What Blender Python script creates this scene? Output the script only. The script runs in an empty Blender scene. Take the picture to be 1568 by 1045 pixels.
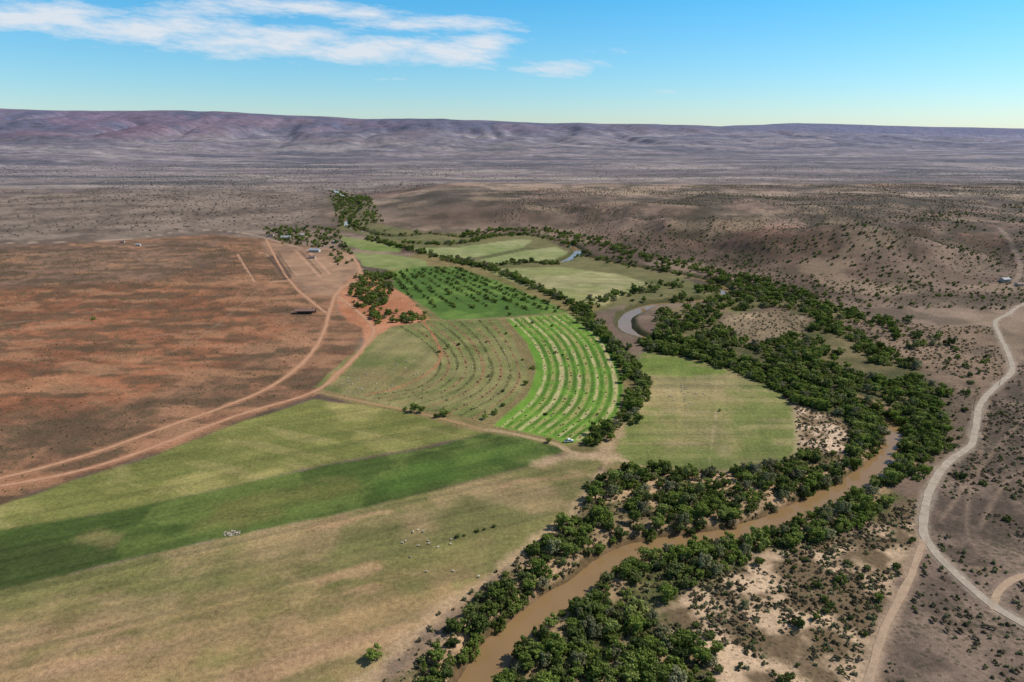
import bpy, math, numpy as np
from mathutils import Vector
R0=np.random.RandomState(7)
# ------------------------------------------------------------------ camera
CAMZ=150.0; PITCH=math.radians(16.5); F=1059.0
cp,sp=math.cos(PITCH),math.sin(PITCH)
sc=bpy.context.scene
cam=bpy.data.cameras.new('camera'); camo=bpy.data.objects.new('camera',cam)
sc.collection.objects.link(camo); sc.camera=camo
cam.sensor_width=36; cam.lens=F/1568*36; cam.clip_start=1; cam.clip_end=120000
camo.location=(0,0,CAMZ); camo.rotation_euler=(math.pi/2-PITCH,0,0)
sc.view_settings.view_transform='Standard'; sc.view_settings.look='None'; sc.view_settings.exposure=0
# ------------------------------------------------------------------ helpers
def sm(a,b,x):
    t=np.clip((x-a)/(b-a),0,1); return t*t*(3-2*t)
def hsh(ix,iy,s):
    n=(ix*374761393+iy*668265263+s*974711)&0xffffffff
    n=((n^(n>>13))*1274126177)&0xffffffff
    return ((n^(n>>16))&0xffff)/65535.0
def vn(x,y,s=0):
    ix=np.floor(x).astype(np.int64); iy=np.floor(y).astype(np.int64)
    fx=x-ix; fy=y-iy; fx=fx*fx*(3-2*fx); fy=fy*fy*(3-2*fy)
    a=hsh(ix,iy,s);b=hsh(ix+1,iy,s);c=hsh(ix,iy+1,s);d=hsh(ix+1,iy+1,s)
    return (a+(b-a)*fx)*(1-fy)+(c+(d-c)*fx)*fy
def fbm(x,y,L,o=4,s=0,Ly=None):
    Ly=Ly or L; r=0;a=.5;t=0;x=np.asarray(x,float)/L;y=np.asarray(y,float)/Ly
    for i in range(o):
        r=r+a*vn(x,y,s+i*17); t+=a; a*=.5
        x,y=(x*.8-y*.6)*2.03+13.7,(x*.6+y*.8)*2.03+5.1
    return r/t
def fbs(x,y,L,Ly,o=4,s=0):
    r=0;a=.5;t=0;x=np.asarray(x,float)/L;y=np.asarray(y,float)/Ly
    for i in range(o):
        r=r+a*vn(x,y,s+i*17);t+=a;a*=.5;x=x*2.03+9.1;y=y*2.03+3.3
    return r/t
def lin(c):
    c=np.array(c,float)/255
    return np.where(c<=.04045,c/12.92,((c+.055)/1.055)**2.4)
def flat(px,py):
    dx=(px-784)/F; dy=(522.5-py)/F; t=CAMZ/(sp-dy*cp); return dx*t,(cp+dy*sp)*t
# ------------------------------------------------------------------ land form
YFX=[-2000,-257,98,243,319,413,2000]; YFY=[1400,1250,1110,850,690,640,600]
HX=[-9000,-5600,-4500,-3400,-2350,-1300,-200,830,1900,2930,4000,5600,9000]
HH=[425,405,385,375,360,345,332,312,290,262,215,125,100]
MND=[(1165,392,15,55,75),(1285,396,17,60,80),(1010,352,12,90,130),(1400,405,12,85,70),(860,335,12,110,130),(1230,350,13,120,130),(1480,380,13,95,90),(700,330,9,100,140),(1110,330,10,90,160),(1350,335,12,100,160)]
MND=[(*flat(a,b),h,rx,ry) for a,b,h,rx,ry in MND]
def h0(x,y):
    x=np.asarray(x,float);y=np.asarray(y,float)
    yf=np.interp(x,YFX,YFY)+ (fbm(x,y,160,3,5)-.5)*90
    pm=sm(10,460,y-yf)*sm(-430,-120,x+(fbm(x,y,200,2,8)-.5)*150)*(1-sm(1850,2400,y))
    rd=np.abs(fbm(x,y,210,5,31)*2-1)
    slope=np.clip(4*pm*(1-pm),0,1)
    h=26*pm-(1-sm(0,.34,rd))*11*slope*sm(0,120,x)
    for mx,my,mh,rx,ry in MND:
        h=h+mh*np.exp(-((x-mx)/rx)**2-((y-my)/ry)**2)*sm(0,90,y-yf)*(.5+1.*fbm(x,y,80,3,35))
    h=h+(fbm(x,y,500,4,12)-.5)*20*sm(1200,2600,y)+(fbm(x,y,1500,3,13)-.5)*44*sm(3000,5000,y)
    h=h+50*sm(3300,7000,y)+50*sm(2800,6000,y)*sm(500,-4500,x)
    H=np.interp(x,HX,HH)
    foot=4500+800*sm(-1500,3500,x)+(fbm(x,y*.2,900,3,44)-.5)*1300
    s=np.clip((y-foot)/3700.,0,1); s=s*s*(3-2*s); s=s**1.1
    g=1-np.abs(fbs(x+y*.15,y,520,1900,3,61)*2-1)
    q=np.clip(4*s*(1-s),0,1)
    s2=s-sm(.7,1,g)*.12*q-(g-.6)*.2*q+(fbm(x,y,480,4,63)-.5)*.16*q
    base=100*sm(3300,7000,y)
    hh=np.maximum(0,H-base*.7)*s2+(fbm(x,y,1700,3,71)-.5)*60*sm(.4,1,s)
    lob=90*np.exp(-((y-5000)/900)**2)*sm(-1500,-3400,x+(fbm(x,y,700,3,90)-.5)*1200)*(.5+fbm(x,y,650,3,91))
    lob=lob+80*np.exp(-((y-5500)/800)**2)*sm(-2900,-900,x)*sm(1900,-200,x)*(.2+1.3*fbm(x,y,600,3,93))
    hh=hh+lob*(1-s*.8)
    hh=hh*(1-.75*sm(10500,14000,y))
    far=sm(15000,19000,y)*sm(2500,7500,x)*np.interp(x,[5000,9000,16000],[430,370,235])*(.94+.14*fbm(x,y,2600,3,77))
    return h+hh+far
def proj(px,py,z=None):
    dx=(px-784)/F; dy=(522.5-py)/F
    d=(dx,cp+dy*sp,-sp+dy*cp)
    zz=0.0 if z is None else z
    for i in range(14):
        t=(CAMZ-zz)/-d[2]; x=d[0]*t;y=d[1]*t
        if z is not None or (i==0 and y<480): break
        zz=zz*.4+.6*float(h0(x,y))
    return (x,y)
def W(pts,z=None): return np.array([proj(a,b,z) for a,b in pts])
def smooth(P,n=6):
    P=np.asarray(P,float); out=[]
    N=len(P)
    for i in range(N-1):
        p0=P[max(i-1,0)];p1=P[i];p2=P[i+1];p3=P[min(i+2,N-1)]
        for k in range(n):
            t=k/n
            out.append(.5*((2*p1)+(-p0+p2)*t+(2*p0-5*p1+4*p2-p3)*t*t+(-p0+3*p1-3*p2+p3)*t**3))
    out.append(P[-1]); return np.array(out)
def dline(X,Y,P,maxd=60.):
    out=np.full(X.shape,maxd,float)
    sub=np.where((X>P[:,0].min()-maxd)&(X<P[:,0].max()+maxd)&(Y>P[:,1].min()-maxd)&(Y<P[:,1].max()+maxd))[0]
    if len(sub)==0: return out
    x=X[sub];y=Y[sub];o=np.full(len(sub),maxd,float)
    segs=list(zip(P[:-1],P[1:]))
    G=8 if len(sub)>4000 else 10**9
    for s0 in range(0,len(segs),G):
        ss=segs[s0:s0+G]; pts=np.array([p for q in ss for p in q])
        M=np.where((x>pts[:,0].min()-maxd)&(x<pts[:,0].max()+maxd)&(y>pts[:,1].min()-maxd)&(y<pts[:,1].max()+maxd))[0]
        if len(M)==0: continue
        xm=x[M];ym=y[M];om=o[M]
        for a,b in ss:
            d=b-a;L=max(d@d,1e-9)
            t=np.clip(((xm-a[0])*d[0]+(ym-a[1])*d[1])/L,0,1)
            om=np.minimum(om,np.hypot(xm-a[0]-t*d[0],ym-a[1]-t*d[1]))
        o[M]=om
    out[sub]=o; return out
def inside(X,Y,P):
    r=np.zeros(X.shape,bool); n=len(P)
    for i in range(n):
        a=P[i];b=P[(i+1)%n]
        if a[1]==b[1]: continue
        c=((a[1]>Y)!=(b[1]>Y))&(X<(b[0]-a[0])*(Y-a[1])/(b[1]-a[1])+a[0])
        r^=c
    return r
def sdist(X,Y,P,maxd=60.):
    out=np.full(X.shape,maxd,float)
    sub=np.where((X>P[:,0].min()-maxd)&(X<P[:,0].max()+maxd)&(Y>P[:,1].min()-maxd)&(Y<P[:,1].max()+maxd))[0]
    if len(sub)==0: return out
    x=X[sub];y=Y[sub]
    d=dline(x,y,np.vstack([P,P[:1]]),maxd)
    out[sub]=np.where(inside(x,y,P),-d,d); return out
# ------------------------------------------------------------------ survey lines
ZW=-3.2
RIV=smooth(W([(512,292),(548,318),(528,338),(545,352),(600,364),(660,360),(720,366),(790,360),(850,370),(884,384),(866,400),(842,404)],ZW),5)
RIV2=smooth(W([(885,392),(960,408),(1050,424),(1105,440),(1105,455),(1060,463),(1000,468),(965,482),(956,497),(970,513),(1010,526),(1055,538),(1095,556),(1150,570),(1220,592),(1290,618),(1345,640),(1372,662),(1366,690),(1345,715),(1310,740),(1265,765),(1215,786),(1170,808),(1100,824),(1020,836),(965,846),(925,868),(890,898),(850,922),(805,955),(770,988),(740,1025),(715,1075),(690,1160)],ZW),6)
GR=smooth(W([(1640,440),(1568,466),(1543,482),(1524,493),(1531,515),(1545,545),(1549,570),(1522,595),(1501,620),(1493,660),(1484,685),(1450,710),(1426,745),(1415,790),(1415,820),(1435,850),(1470,885),(1510,920),(1568,955),(1640,990)]),6)
TR2=smooth(W([(1413,828),(1395,880),(1370,930),(1350,975),(1325,1060)]),5)
TR3=smooth(W([(1620,870),(1568,882),(1535,900),(1522,922),(1524,935)]),5)
TR4=smooth(W([(1530,350),(1552,380),(1562,415),(1548,440)]),5)
OR1=smooth(W([(-80,752),(0,733),(60,718),(150,692),(240,660),(330,628),(400,600),(450,568),(480,537),(497,505),(503,482),(512,455)]),6)
OR2=smooth(W([(0,745),(120,722),(240,684),(365,636),(480,601),(520,570),(552,538),(572,505),(548,478),(518,455)]),6)
OR3=smooth(W([(500,480),(472,458),(450,438),(430,410),(408,368)]),5)
OR4=smooth(W([(-60,372),(60,372),(200,366),(290,353),(360,355),(410,366),(460,380)]),5)
OR5=smooth(W([(512,455),(525,440),(550,425),(545,400),(520,385),(470,380)]),5)
ROADS=[(GR,3.8),(TR2,3.0),(TR3,2.6),(TR4,3.4),(OR1,4.),(OR2,3.4),(OR3,3.),(OR4,3.4),(OR5,3.8)]
def rivd(X,Y,m=60.): return np.minimum(dline(X,Y,RIV,m),dline(X,Y,RIV2,m))
def micro(x,y): return (fbm(x,y,28,4,3)-.5)*.7*(1-sm(500,900,np.hypot(x,y)))
def kw(y): return 1-.5*sm(350,430,y)+.45*sm(500,550,y)
def carve(x,y,d):
    n=(fbm(x,y,14,3,21)-.5)*5; k=kw(y)
    t=sm(2.0,11.5,(d+n*np.clip(d/8,0,1))/k)
    return -4.6*(1-t)
def ht(x,y):
    x=np.atleast_1d(np.asarray(x,float));y=np.atleast_1d(np.asarray(y,float))
    return h0(x,y)+micro(x,y)+carve(x,y,rivd(x,y,20.))
# ------------------------------------------------------------------ node helpers
def newmat(n):
    m=bpy.data.materials.new(n); m.use_nodes=True; nt=m.node_tree; nt.nodes.clear()
    o=nt.nodes.new('ShaderNodeOutputMaterial'); return m,nt,o
def nd(nt,t,**k):
    n=nt.nodes.new(t)
    for a,v in k.items(): setattr(n,a,v)
    return n
def mth(nt,op,a,b=None,c=None,clamp=False):
    n=nt.nodes.new('ShaderNodeMath'); n.operation=op; n.use_clamp=clamp
    for i,v in enumerate((a,b,c)):
        if v is None: continue
        if isinstance(v,(int,float)): n.inputs[i].default_value=v
        else: nt.links.new(v,n.inputs[i])
    return n.outputs[0]
def mixc(nt,f,a,b,bt='MIX'):
    n=nt.nodes.new('ShaderNodeMix'); n.data_type='RGBA'; n.blend_type=bt
    for i,v in ((0,f),(6,a),(7,b)):
        if isinstance(v,(int,float)): n.inputs[i].default_value=v
        elif isinstance(v,(tuple,list)): n.inputs[i].default_value=(*v[:3],1)
        else: nt.links.new(v,n.inputs[i])
    return n.outputs[2]
def noise(nt,vec,scale,det=3,rough=.55):
    n=nt.nodes.new('ShaderNodeTexNoise'); n.inputs['Scale'].default_value=scale; n.inputs['Detail'].default_value=det
    n.inputs['Roughness'].default_value=rough
    nt.links.new(vec,n.inputs['Vector']); return n.outputs['Fac']
def mapr(nt,v,a,b,c,d):
    n=nt.nodes.new('ShaderNodeMapRange'); n.inputs[1].default_value=a;n.inputs[2].default_value=b;n.inputs[3].default_value=c;n.inputs[4].default_value=d
    if not isinstance(v,(int,float)): nt.links.new(v,n.inputs[0])
    return n.outputs[0]
def simplemat(n,col,rough=.8,var=.25,scale=1.5,metal=0,spec=.3):
    m,nt,o=newmat(n); b=nd(nt,'ShaderNodeBsdfPrincipled'); tc=nd(nt,'ShaderNodeTexCoord')
    f=noise(nt,tc.outputs['Object'],scale,4); f=mapr(nt,f,.3,.7,1-var,1+var)
    c=mixc(nt,1.0,tuple(col),f,'MULTIPLY'); nt.links.new(c,b.inputs['Base Color'])
    b.inputs['Roughness'].default_value=rough; b.inputs['Metallic'].default_value=metal
    b.inputs['Specular IOR Level'].default_value=spec
    nt.links.new(b.outputs[0],o.inputs[0]); return m
# ------------------------------------------------------------------ ground sheet
r=[60.];
while r[-1]<120000:
    c=r[-1]
    if c<9500: stp=min(max(.34,(c*c+CAMZ**2)/(CAMZ*700.)*1.1), 36 if c>2500 else 22)
    else: stp=c*.012
    r.append(c+stp)
r=np.array(r)
th=np.concatenate([np.linspace(-180,-43,60)[:-1],np.linspace(-43,43,1060),np.linspace(43,180,60)[1:-1]])
th=np.radians(th)
NR,NT=len(r),len(th)
RR,TT=np.meshgrid(r,th,indexing='ij')
X=(RR*np.sin(TT)).ravel();Y=(RR*np.cos(TT)).ravel()
X=np.append(X,0.);Y=np.append(Y,0.)
near=np.where(np.hypot(X,Y)<2600)[0]
Xn,Yn=X[near],Y[near]
RD=rivd(Xn,Yn,40.)
Z=h0(X,Y)
Z[near]+=micro(Xn,Yn)+carve(Xn,Yn,RD)
N=len(X)
def C(*c): return lin(c)
rad=np.hypot(X,Y)
f1=fbm(X,Y,130,5,101);f2=fbm(X,Y,35,4,102);f3=fbm(X,Y,900,5,103)
def L(a,b,t): return a+(b-a)*np.asarray(t)[...,None]
O1=np.ones((N,3))
col=L(C(104,86,74),C(150,128,110),sm(.3,.7,f1))
scrub=np.full(N,.5)
st=fbs(X,Y,700,160,5,110)
pl=L(C(118,104,96),C(156,140,128),sm(.35,.68,st))
pl=L(pl,C(88,84,76)*O1,sm(.53,.62,fbs(X+Y*.3,Y,480,120,5,118))*.75)
pl=L(pl,C(194,178,160)*O1,sm(.57,.7,fbs(X,Y,480,200,5,119))*.5)
fm=sm(1500,2600,Y+(f1-.5)*600)
col=L(col,pl,fm)
yf=np.interp(X,YFX,YFY)
pt=sm(40,300,Y-yf)*sm(-450,-250,X)*(1-sm(2050,2300,Y))
plc=L(C(98,84,74),C(146,122,106),sm(.32,.62,f1*.6+f2*.4))
plc=L(plc,L(C(130,108,94),C(176,152,130),sm(.4,.65,st)),sm(1250,1600,Y+(f3-.5)*700))
plc=L(plc,C(162,116,92)*O1,sm(.58,.72,fbm(X,Y,300,4,131))*.5)
rdg=np.abs(fbm(X,Y,210,5,31)*2-1)
plc=L(plc,C(70,68,54)*O1,(1-sm(.02,.18,rdg))*.7*(1-sm(1100,1600,Y)))
plc=L(plc,C(80,74,62)*O1,sm(.5,.6,fbm(X,Y,110,6,133))*.65)
col=L(col,plc,pt)
hm=sm(50,130,Z-100*sm(3300,7000,Y))*(Y>3900)
gg=fbm(X,Y,420,5,140)
hc=L(C(122,82,74),C(104,92,92),sm(-4500,2500,X+(f3-.5)*2500))
hc=L(hc,C(62,64,62)*O1,sm(.44,.58,gg)*.75)
hc=L(hc,C(144,112,98)*O1,sm(.54,.7,fbs(X,Y,260,900,4,144))*.5)
col=L(col,hc,hm)
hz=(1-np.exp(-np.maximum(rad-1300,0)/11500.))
col=L(col,C(134,142,178)*O1,np.clip(hz,0,.62))  # aerial haze painted in: ground colour turns bluer with distance
# ---- near painting
cn=col[near]; sn=scrub[near]; g1=f1[near]; g2=f2[near]; g4=fbm(Xn,Yn,9,4,150); g5=fbm(Xn,Yn,60,4,151)
ones=np.ones((len(near),3))
vm=sm(2600,1800,Yn)
cn=L(cn,C(80,72,58)*ones,sm(.5,.62,fbm(Xn,Yn,46,6,181))*.55*vm)
cn=L(cn,C(174,150,124)*ones,sm(.56,.7,fbm(Xn,Yn,70,5,183))*.45*vm)
def paint(pts,a,b,edge=1.5,wob=3,scr=None,amt=1.,t=None):
    global cn,sn
    P=W(pts); mx=edge+wob+2
    s=np.where((Xn>P[:,0].min()-mx)&(Xn<P[:,0].max()+mx)&(Yn>P[:,1].min()-mx)&(Yn<P[:,1].max()+mx))[0]
    if len(s)==0: return
    d=sdist(Xn[s],Yn[s],P,mx)
    m=sm(edge,-edge,d+(g4[s]-.5)*2*wob)*(amt if np.isscalar(amt) else amt[s])
    tt=sm(.3,.7,g5[s]*.6+g4[s]*.4) if t is None else t[s]
    cn[s]=L(cn[s],L(C(*a),C(*b),tt),m)
    if scr is not None: sn[s]=sn[s]+(scr-sn[s])*m
def stroke(P,w,c,edge=1.,wob=1.,amt=1.,scr=0.):
    global cn,sn
    mx=w/2+edge+wob+1
    s=np.where((Xn>P[:,0].min()-mx)&(Xn<P[:,0].max()+mx)&(Yn>P[:,1].min()-mx)&(Yn<P[:,1].max()+mx))[0]
    if len(s)==0: return
    d=dline(Xn[s],Yn[s],P,mx)
    m=sm(w/2+edge,w/2-edge,d+(g4[s]-.5)*2*wob)*amt
    cn[s]=L(cn[s],C(*c)*np.ones((len(s),3)),m)
    sn[s]=sn[s]+(scr-sn[s])*m
paint([(-300,392),(0,378),(200,366),(330,357),(420,365),(500,345),(500,300),(430,292),(0,300),(-300,300)],(104,90,80),(158,140,124),30,40,.6,.8)
om=sm(.32,.68,fbm(Xn,Yn,90,4,160)*.4+g4*.35+g2*.25)
PLN=[(-500,380),(0,380),(200,368),(330,360),(420,368),(500,382),(548,405),(548,440),(515,455),(520,480),(556,500),(548,540),(480,606),(365,645),(240,695),(120,730),(0,775),(-500,930)]
paint(PLN,(116,86,66),(158,116,88),3,4,.38,t=om)
paint([(-500,470),(0,445),(180,430),(330,440),(420,470),(430,510),(330,560),(200,610),(0,640),(-500,700)],(130,86,62),(176,116,82),22,30,.33,.75,t=om)
paint([(-300,380),(100,372),(330,368),(350,400),(240,430),(0,440),(-300,460)],(112,90,76),(150,120,98),12,20,.45,.8)
paint([(0,660),(200,620),(330,580),(430,540),(440,560),(330,610),(150,680),(0,720),(-300,780),(-300,700)],(108,86,66),(150,120,92),14,18,.45,.6)
paint(PLN,(92,76,58),(104,84,64),4,4,.45,sm(.5,.6,fbs(Xn,Yn,30,14,6,185))*.65)
paint(PLN,(94,82,60),(100,86,64),4,4,.45,sm(.54,.6,fbm(Xn,Yn,7,4,195))*.5)
paint(PLN,(182,134,98),(188,140,106),4,4,.2,sm(.58,.68,fbs(Xn+Yn*.4,Yn,40,16,5,187))*.5)
paint([(480,606),(556,535),(556,505),(520,482),(512,450),(548,415),(600,440),(655,468),(660,492),(600,500),(560,535),(500,598)],(172,114,82),(202,146,110),2,3,.15)
paint([(400,370),(540,385),(552,415),(512,455),(470,450),(420,410)],(150,120,98),(184,148,118),5,6,.2,.75)
paint([(1000,930),(1080,870),(1180,835),(1290,820),(1410,760),(1420,830),(1360,950),(1330,1120),(900,1120),(960,1000)],(116,98,74),(212,182,148),6,10,.55,.95,t=sm(.4,.62,g4*.7+g5*.3))
paint([(1425,740),(1500,640),(1560,560),(1900,560),(1900,1300),(1330,1200),(1370,960),(1420,840)],(88,76,66),(140,120,104),6,6,.7,.9,t=sm(.35,.65,g4*.5+g2*.5))
paint([(1250,480),(1330,490),(1430,500),(1530,500),(1545,570),(1490,640),(1480,690),(1430,730),(1400,700),(1445,640),(1400,560),(1330,520)],(102,88,74),(150,126,104),8,8,.55,.9)
paint([(1090,498),(1120,482),(1200,474),(1243,488),(1232,515),(1180,530),(1120,522)],(126,110,86),(170,148,118),4,5,.5)
paint([(1080,445),(1200,455),(1130,480),(1090,470)],(124,130,80),(152,146,98),4,5,.4)
paint([(1215,622),(1260,625),(1305,650),(1310,690),(1260,700),(1222,690)],(140,118,92),(216,188,158),3,5,.5,1,t=sm(.4,.6,g4))
T1=[(1050,522),(1100,500),(1150,528),(1230,515),(1255,485),(1330,520),(1400,560),(1440,605),(1448,655),(1410,705),(1372,715),(1385,660),(1345,635),(1290,612),(1200,582),(1120,560)]
T2=[(1000,490),(1010,478),(1040,470),(1100,462),(1105,485),(1090,505),(1085,540),(1040,522),(1012,510)]
T3=[(1060,440),(1120,430),(1200,452),(1300,475),(1330,492),(1250,490),(1190,470),(1120,480),(1090,470)]
T5=[(905,742),(935,722),(1000,716),(1090,722),(1130,722),(1200,712),(1225,695),(1300,698),(1325,650),(1352,655),(1352,700),(1310,735),(1200,785),(1100,812),(1000,826),(930,845),(880,885),(830,925),(760,975),(715,1040),(590,1060),(650,995),(760,890),(840,820),(885,785)]
T6=[(1200,800),(1290,762),(1350,740),(1375,760),(1330,800),(1250,830),(1180,842),(1120,870),(1060,905),(1010,925),(1000,960),(1100,1000),(1090,1070),(740,1070),(800,985),(880,922),(960,862),(1030,845),(1130,832)]
T8=[(972,521),(1010,528),(1055,541),(1100,556),(1160,570),(1225,590),(1300,616),(1345,640),(1330,652),(1290,640),(1215,617),(1190,599),(1130,571),(1050,548),(990,539)]
for T in (T1,T2,T3): paint(T,(82,84,50),(136,122,86),5,6,.6,.9)
paint(T8,(74,80,40),(96,100,54),2,2,.4)
paint(T5,(96,92,58),(196,164,126),4,6,.5,.95,t=sm(.42,.64,g4*.6+g2*.4))
paint(T6,(92,94,54),(170,146,108),4,6,.5,.95,t=sm(.42,.66,g4*.6+g2*.4))
paint([(1225,600),(1350,640),(1330,690),(1300,700),(1310,655),(1260,625)],(90,90,52),(120,104,76),3,3,.5)
paint([(515,350),(560,360),(640,385),(760,425),(900,480),(1000,460),(1100,460),(1050,425),(900,395),(820,360),(640,355),(540,335)],(98,102,62),(128,122,80),6,6,.45,.9)
paint([(500,300),(560,300),(580,350),(530,355)],(100,96,66),(120,112,78),15,10,.5,.8)
paint([(482,602),(560,528),(600,502),(660,490),(590,418),(640,385),(760,410),(880,440),(1000,436),(960,455),(905,480),(960,540),(985,590),(1215,622),(1222,690),(1190,716),(930,722),(880,700),(740,668),(620,640)],(116,110,66),(144,126,86),2,3,.2)
paint([(870,470),(900,478),(985,560),(1000,600),(960,650),(900,700),(870,690),(950,640),(960,590),(930,520)],(90,94,54),(124,110,72),2,3,.3)
lp=sm(.35,.65,fbm(Xn,Yn,45,5,170)); lq=sm(.35,.65,fbm(Xn,Yn,18,5,177)*.6+lp*.3)
F1=[(-300,862),(0,775),(120,733),(240,697),(365,648),(480,612),(560,622),(640,637),(700,656),(745,664),(600,694),(500,711),(370,741),(200,780),(0,813),(-300,870)]
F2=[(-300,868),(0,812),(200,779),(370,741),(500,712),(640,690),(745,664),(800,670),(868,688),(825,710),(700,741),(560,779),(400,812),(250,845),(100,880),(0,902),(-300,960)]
F3=[(-300,958),(0,903),(100,880),(250,845),(400,812),(560,779),(700,741),(825,710),(880,695),(930,702),(905,740),(880,785),(830,825),(740,893),(690,925),(620,985),(540,1060),(480,1150),(-700,1150)]
paint(F1,(120,122,66),(150,142,86),1.5,1.5,.08,t=lq)
paint(F3,(122,118,72),(160,138,98),1.5,2,.1,t=lq)
paint([(-300,1000),(0,960),(300,920),(560,880),(720,830),(740,890),(600,990),(520,1060),(-300,1150)],(132,114,80),(164,132,98),15,20,.12,.65)
for k in range(9):
    a,b=[(120,990),(250,950),(330,1010),(430,930),(560,900),(640,860),(400,870),(220,900),(90,930)][k]
    paint([(a-70,b+8),(a-20,b-12),(a+60,b-14),(a+80,b+2),(a+10,b+16)],(106,108,60),(120,116,68),6,10,.1,.6)
paint(F3,(172,136,104),(178,144,112),2,2,.1,sm(.56,.68,fbs(Xn*.9+Yn*.42,Yn*.9-Xn*.42,40,12,5,189))*.55)
paint(F1,(164,150,98),(164,150,98),2,2,.1,sm(.55,.68,fbs(Xn*.9-Yn*.42,Yn*.9+Xn*.42,60,9,4,190))*.45)
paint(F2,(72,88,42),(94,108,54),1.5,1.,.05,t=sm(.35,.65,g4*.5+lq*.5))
paint([(330,770),(500,735),(560,745),(520,765),(380,800),(300,810)],(116,112,64),(98,104,54),5,8,.05,.8)
paint([(110,822),(150,810),(190,815),(170,835),(130,838)],(138,124,82),(112,108,66),3,5,.05,.85)
paint([(-100,850),(60,826),(190,845),(130,872),(0,900),(-100,930)],(74,80,46),(62,72,38),6,8,.05,.65)  # cloud shadow on the green strip, painted as a darker crop tone
paint([(560,735),(700,695),(800,680),(840,690),(700,735),(560,765)],(80,106,46),(66,92,38),5,5,.05,.6)
F4=[(480,594),(510,566),(560,526),(600,502),(655,492),(762,488),(785,518),(808,570),(795,605),(742,645),(690,632),(620,628),(560,612)]
F5=[(775,488),(868,480),(905,498),(938,540),(955,590),(945,640),(905,672),(868,680),(845,671),(755,652),(808,606),(822,562),(806,525)]
F6=[(598,416),(650,408),(700,410),(760,430),(838,462),(868,478),(770,486),(680,490),(648,468),(605,442)]
F7=[(985,538),(1050,547),(1130,570),(1190,598),(1217,625),(1221,690),(1192,715),(1100,722),(1000,716),(936,706),(952,660),(975,600)]
F8=[(738,412),(860,409),(950,421),(998,436),(960,450),(925,468),(880,462),(800,438)]
F9=[(622,380),(700,379),(790,367),(816,368),(800,380),(740,392),(690,399)]
F9b=[(735,398),(800,385),(850,378),(872,388),(840,400),(760,405)]
F10=[(542,387),(600,390),(652,399),(655,408),(600,414),(556,408)]
F11=[(522,362),(570,369),(618,377),(610,387),(560,384),(528,375)]
paint(F4,(116,120,70),(148,138,92),1.2,1.2,.1,t=lq)
paint([(520,590),(560,560),(640,560),(660,590),(600,610)],(156,126,90),(136,124,82),10,12,.1,.6)
paint(F5,(96,136,50),(118,154,60),1.,.8,.02)
paint(F6,(84,112,50),(110,136,64),2,2,.1,t=lq)
paint(F7,(120,126,70),(152,140,96),1.5,1.5,.08,t=lq)
paint([(1040,600),(1120,610),(1130,680),(1040,690),(1000,660)],(160,140,102),(148,138,90),12,14,.1,.65)
paint([(985,540),(1050,549),(1110,568),(1100,582),(980,572)],(114,134,60),(128,138,68),4,6,.1,.7)
paint(F7,(168,150,108),(168,150,108),2,2,.1,sm(.57,.68,fbs(Xn,Yn,50,7,4,191))*.5)
stroke(W([(1086,712),(1098,620)]),1.,(184,164,124),.6,1.6,.5)
paint(F8,(142,144,92),(168,160,114),3,2,.1,t=lq)
for f in (F9,F9b): paint(f,(134,144,88),(162,160,112),2,2,.1)
for f in (F10,F11): paint(f,(112,130,66),(144,148,94),2,2,.1)
def lines(poly,p0,p1,sp,amp,seed):
    P=W(poly); a=np.array(proj(*p0));b=np.array(proj(*p1)); d=(b-a)/np.linalg.norm(b-a)
    s=np.where((Xn>P[:,0].min())&(Xn<P[:,0].max())&(Yn>P[:,1].min())&(Yn<P[:,1].max()))[0]
    v=(Xn[s]-a[0])*-d[1]+(Yn[s]-a[1])*d[0]; u=(Xn[s]-a[0])*d[0]+(Yn[s]-a[1])*d[1]
    k=fbs(u,v,160,sp,3,seed); k2=fbs(u,v,300,sp*7,2,seed+5)
    m=sm(1,-1,sdist(Xn[s],Yn[s],P,10.))
    cn[s]*=(1+((k-.5)*2*amp*m+(k2-.5)*amp*1.3*m)[:,None]*np.array([1,.85,.8]))
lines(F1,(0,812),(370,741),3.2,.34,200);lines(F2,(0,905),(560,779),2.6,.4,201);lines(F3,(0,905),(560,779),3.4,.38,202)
lines(F7,(1000,713),(1200,712),3.2,.3,203);lines(F7,(1000,713),(1010,545),4.,.14,206);lines(F8,(738,412),(950,421),6,.25,204);lines(F4,(500,600),(640,500),3,.2,205)
LC=smooth(W([(772,488),(806,525),(822,562),(808,606),(755,651)]),8)
RC=smooth(W([(880,482),(925,515),(955,580),(948,635),(900,676)]),8)
F5rows=[]
for i in range(1,10):
    t=i/10.; P=LC*(1-t)+RC*t; F5rows.append(P)
    stroke(P,1.7 if i%3 else 2.6,(204,184,136) if i%2 else (172,160,102),.5,1.5,.75)
    stroke(P+np.array([2.8,0]),2.,(64,92,36),.8,1.4,.6)
LC4=smooth(W([(610,500),(655,530),(672,560),(640,592),(560,606)]),8)
RC4=smooth(W([(760,489),(783,520),(806,570),(793,605),(740,645)]),8)
F4rows=[]
for i in range(0,10):
    t=i/10.+.02; P=LC4*(1-t)+RC4*t; F4rows.append(P)
    stroke(P,1.8,(152,116,84) if i%2 else (92,94,54),.6,1.8,.8)
    stroke(P+np.array([3.,1]),3.,(132,138,80),1.5,2,.4)
stroke(smooth(W([(648,492),(672,530),(668,560),(620,590),(560,605)]),6),2.2,(170,120,86),.6,1.2,.9)
F6rows=[]
a0,a1=W([(600,418),(640,470)]);b0,b1=W([(690,408),(868,478)])
for i in range(9):
    t=i/8.;P=np.array([a0*(1-t)+b0*t,a1*(1-t)+b1*t]); F6rows.append(P)
    stroke(P,1.8,(68,86,40),1.,1.5,.7)
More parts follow.
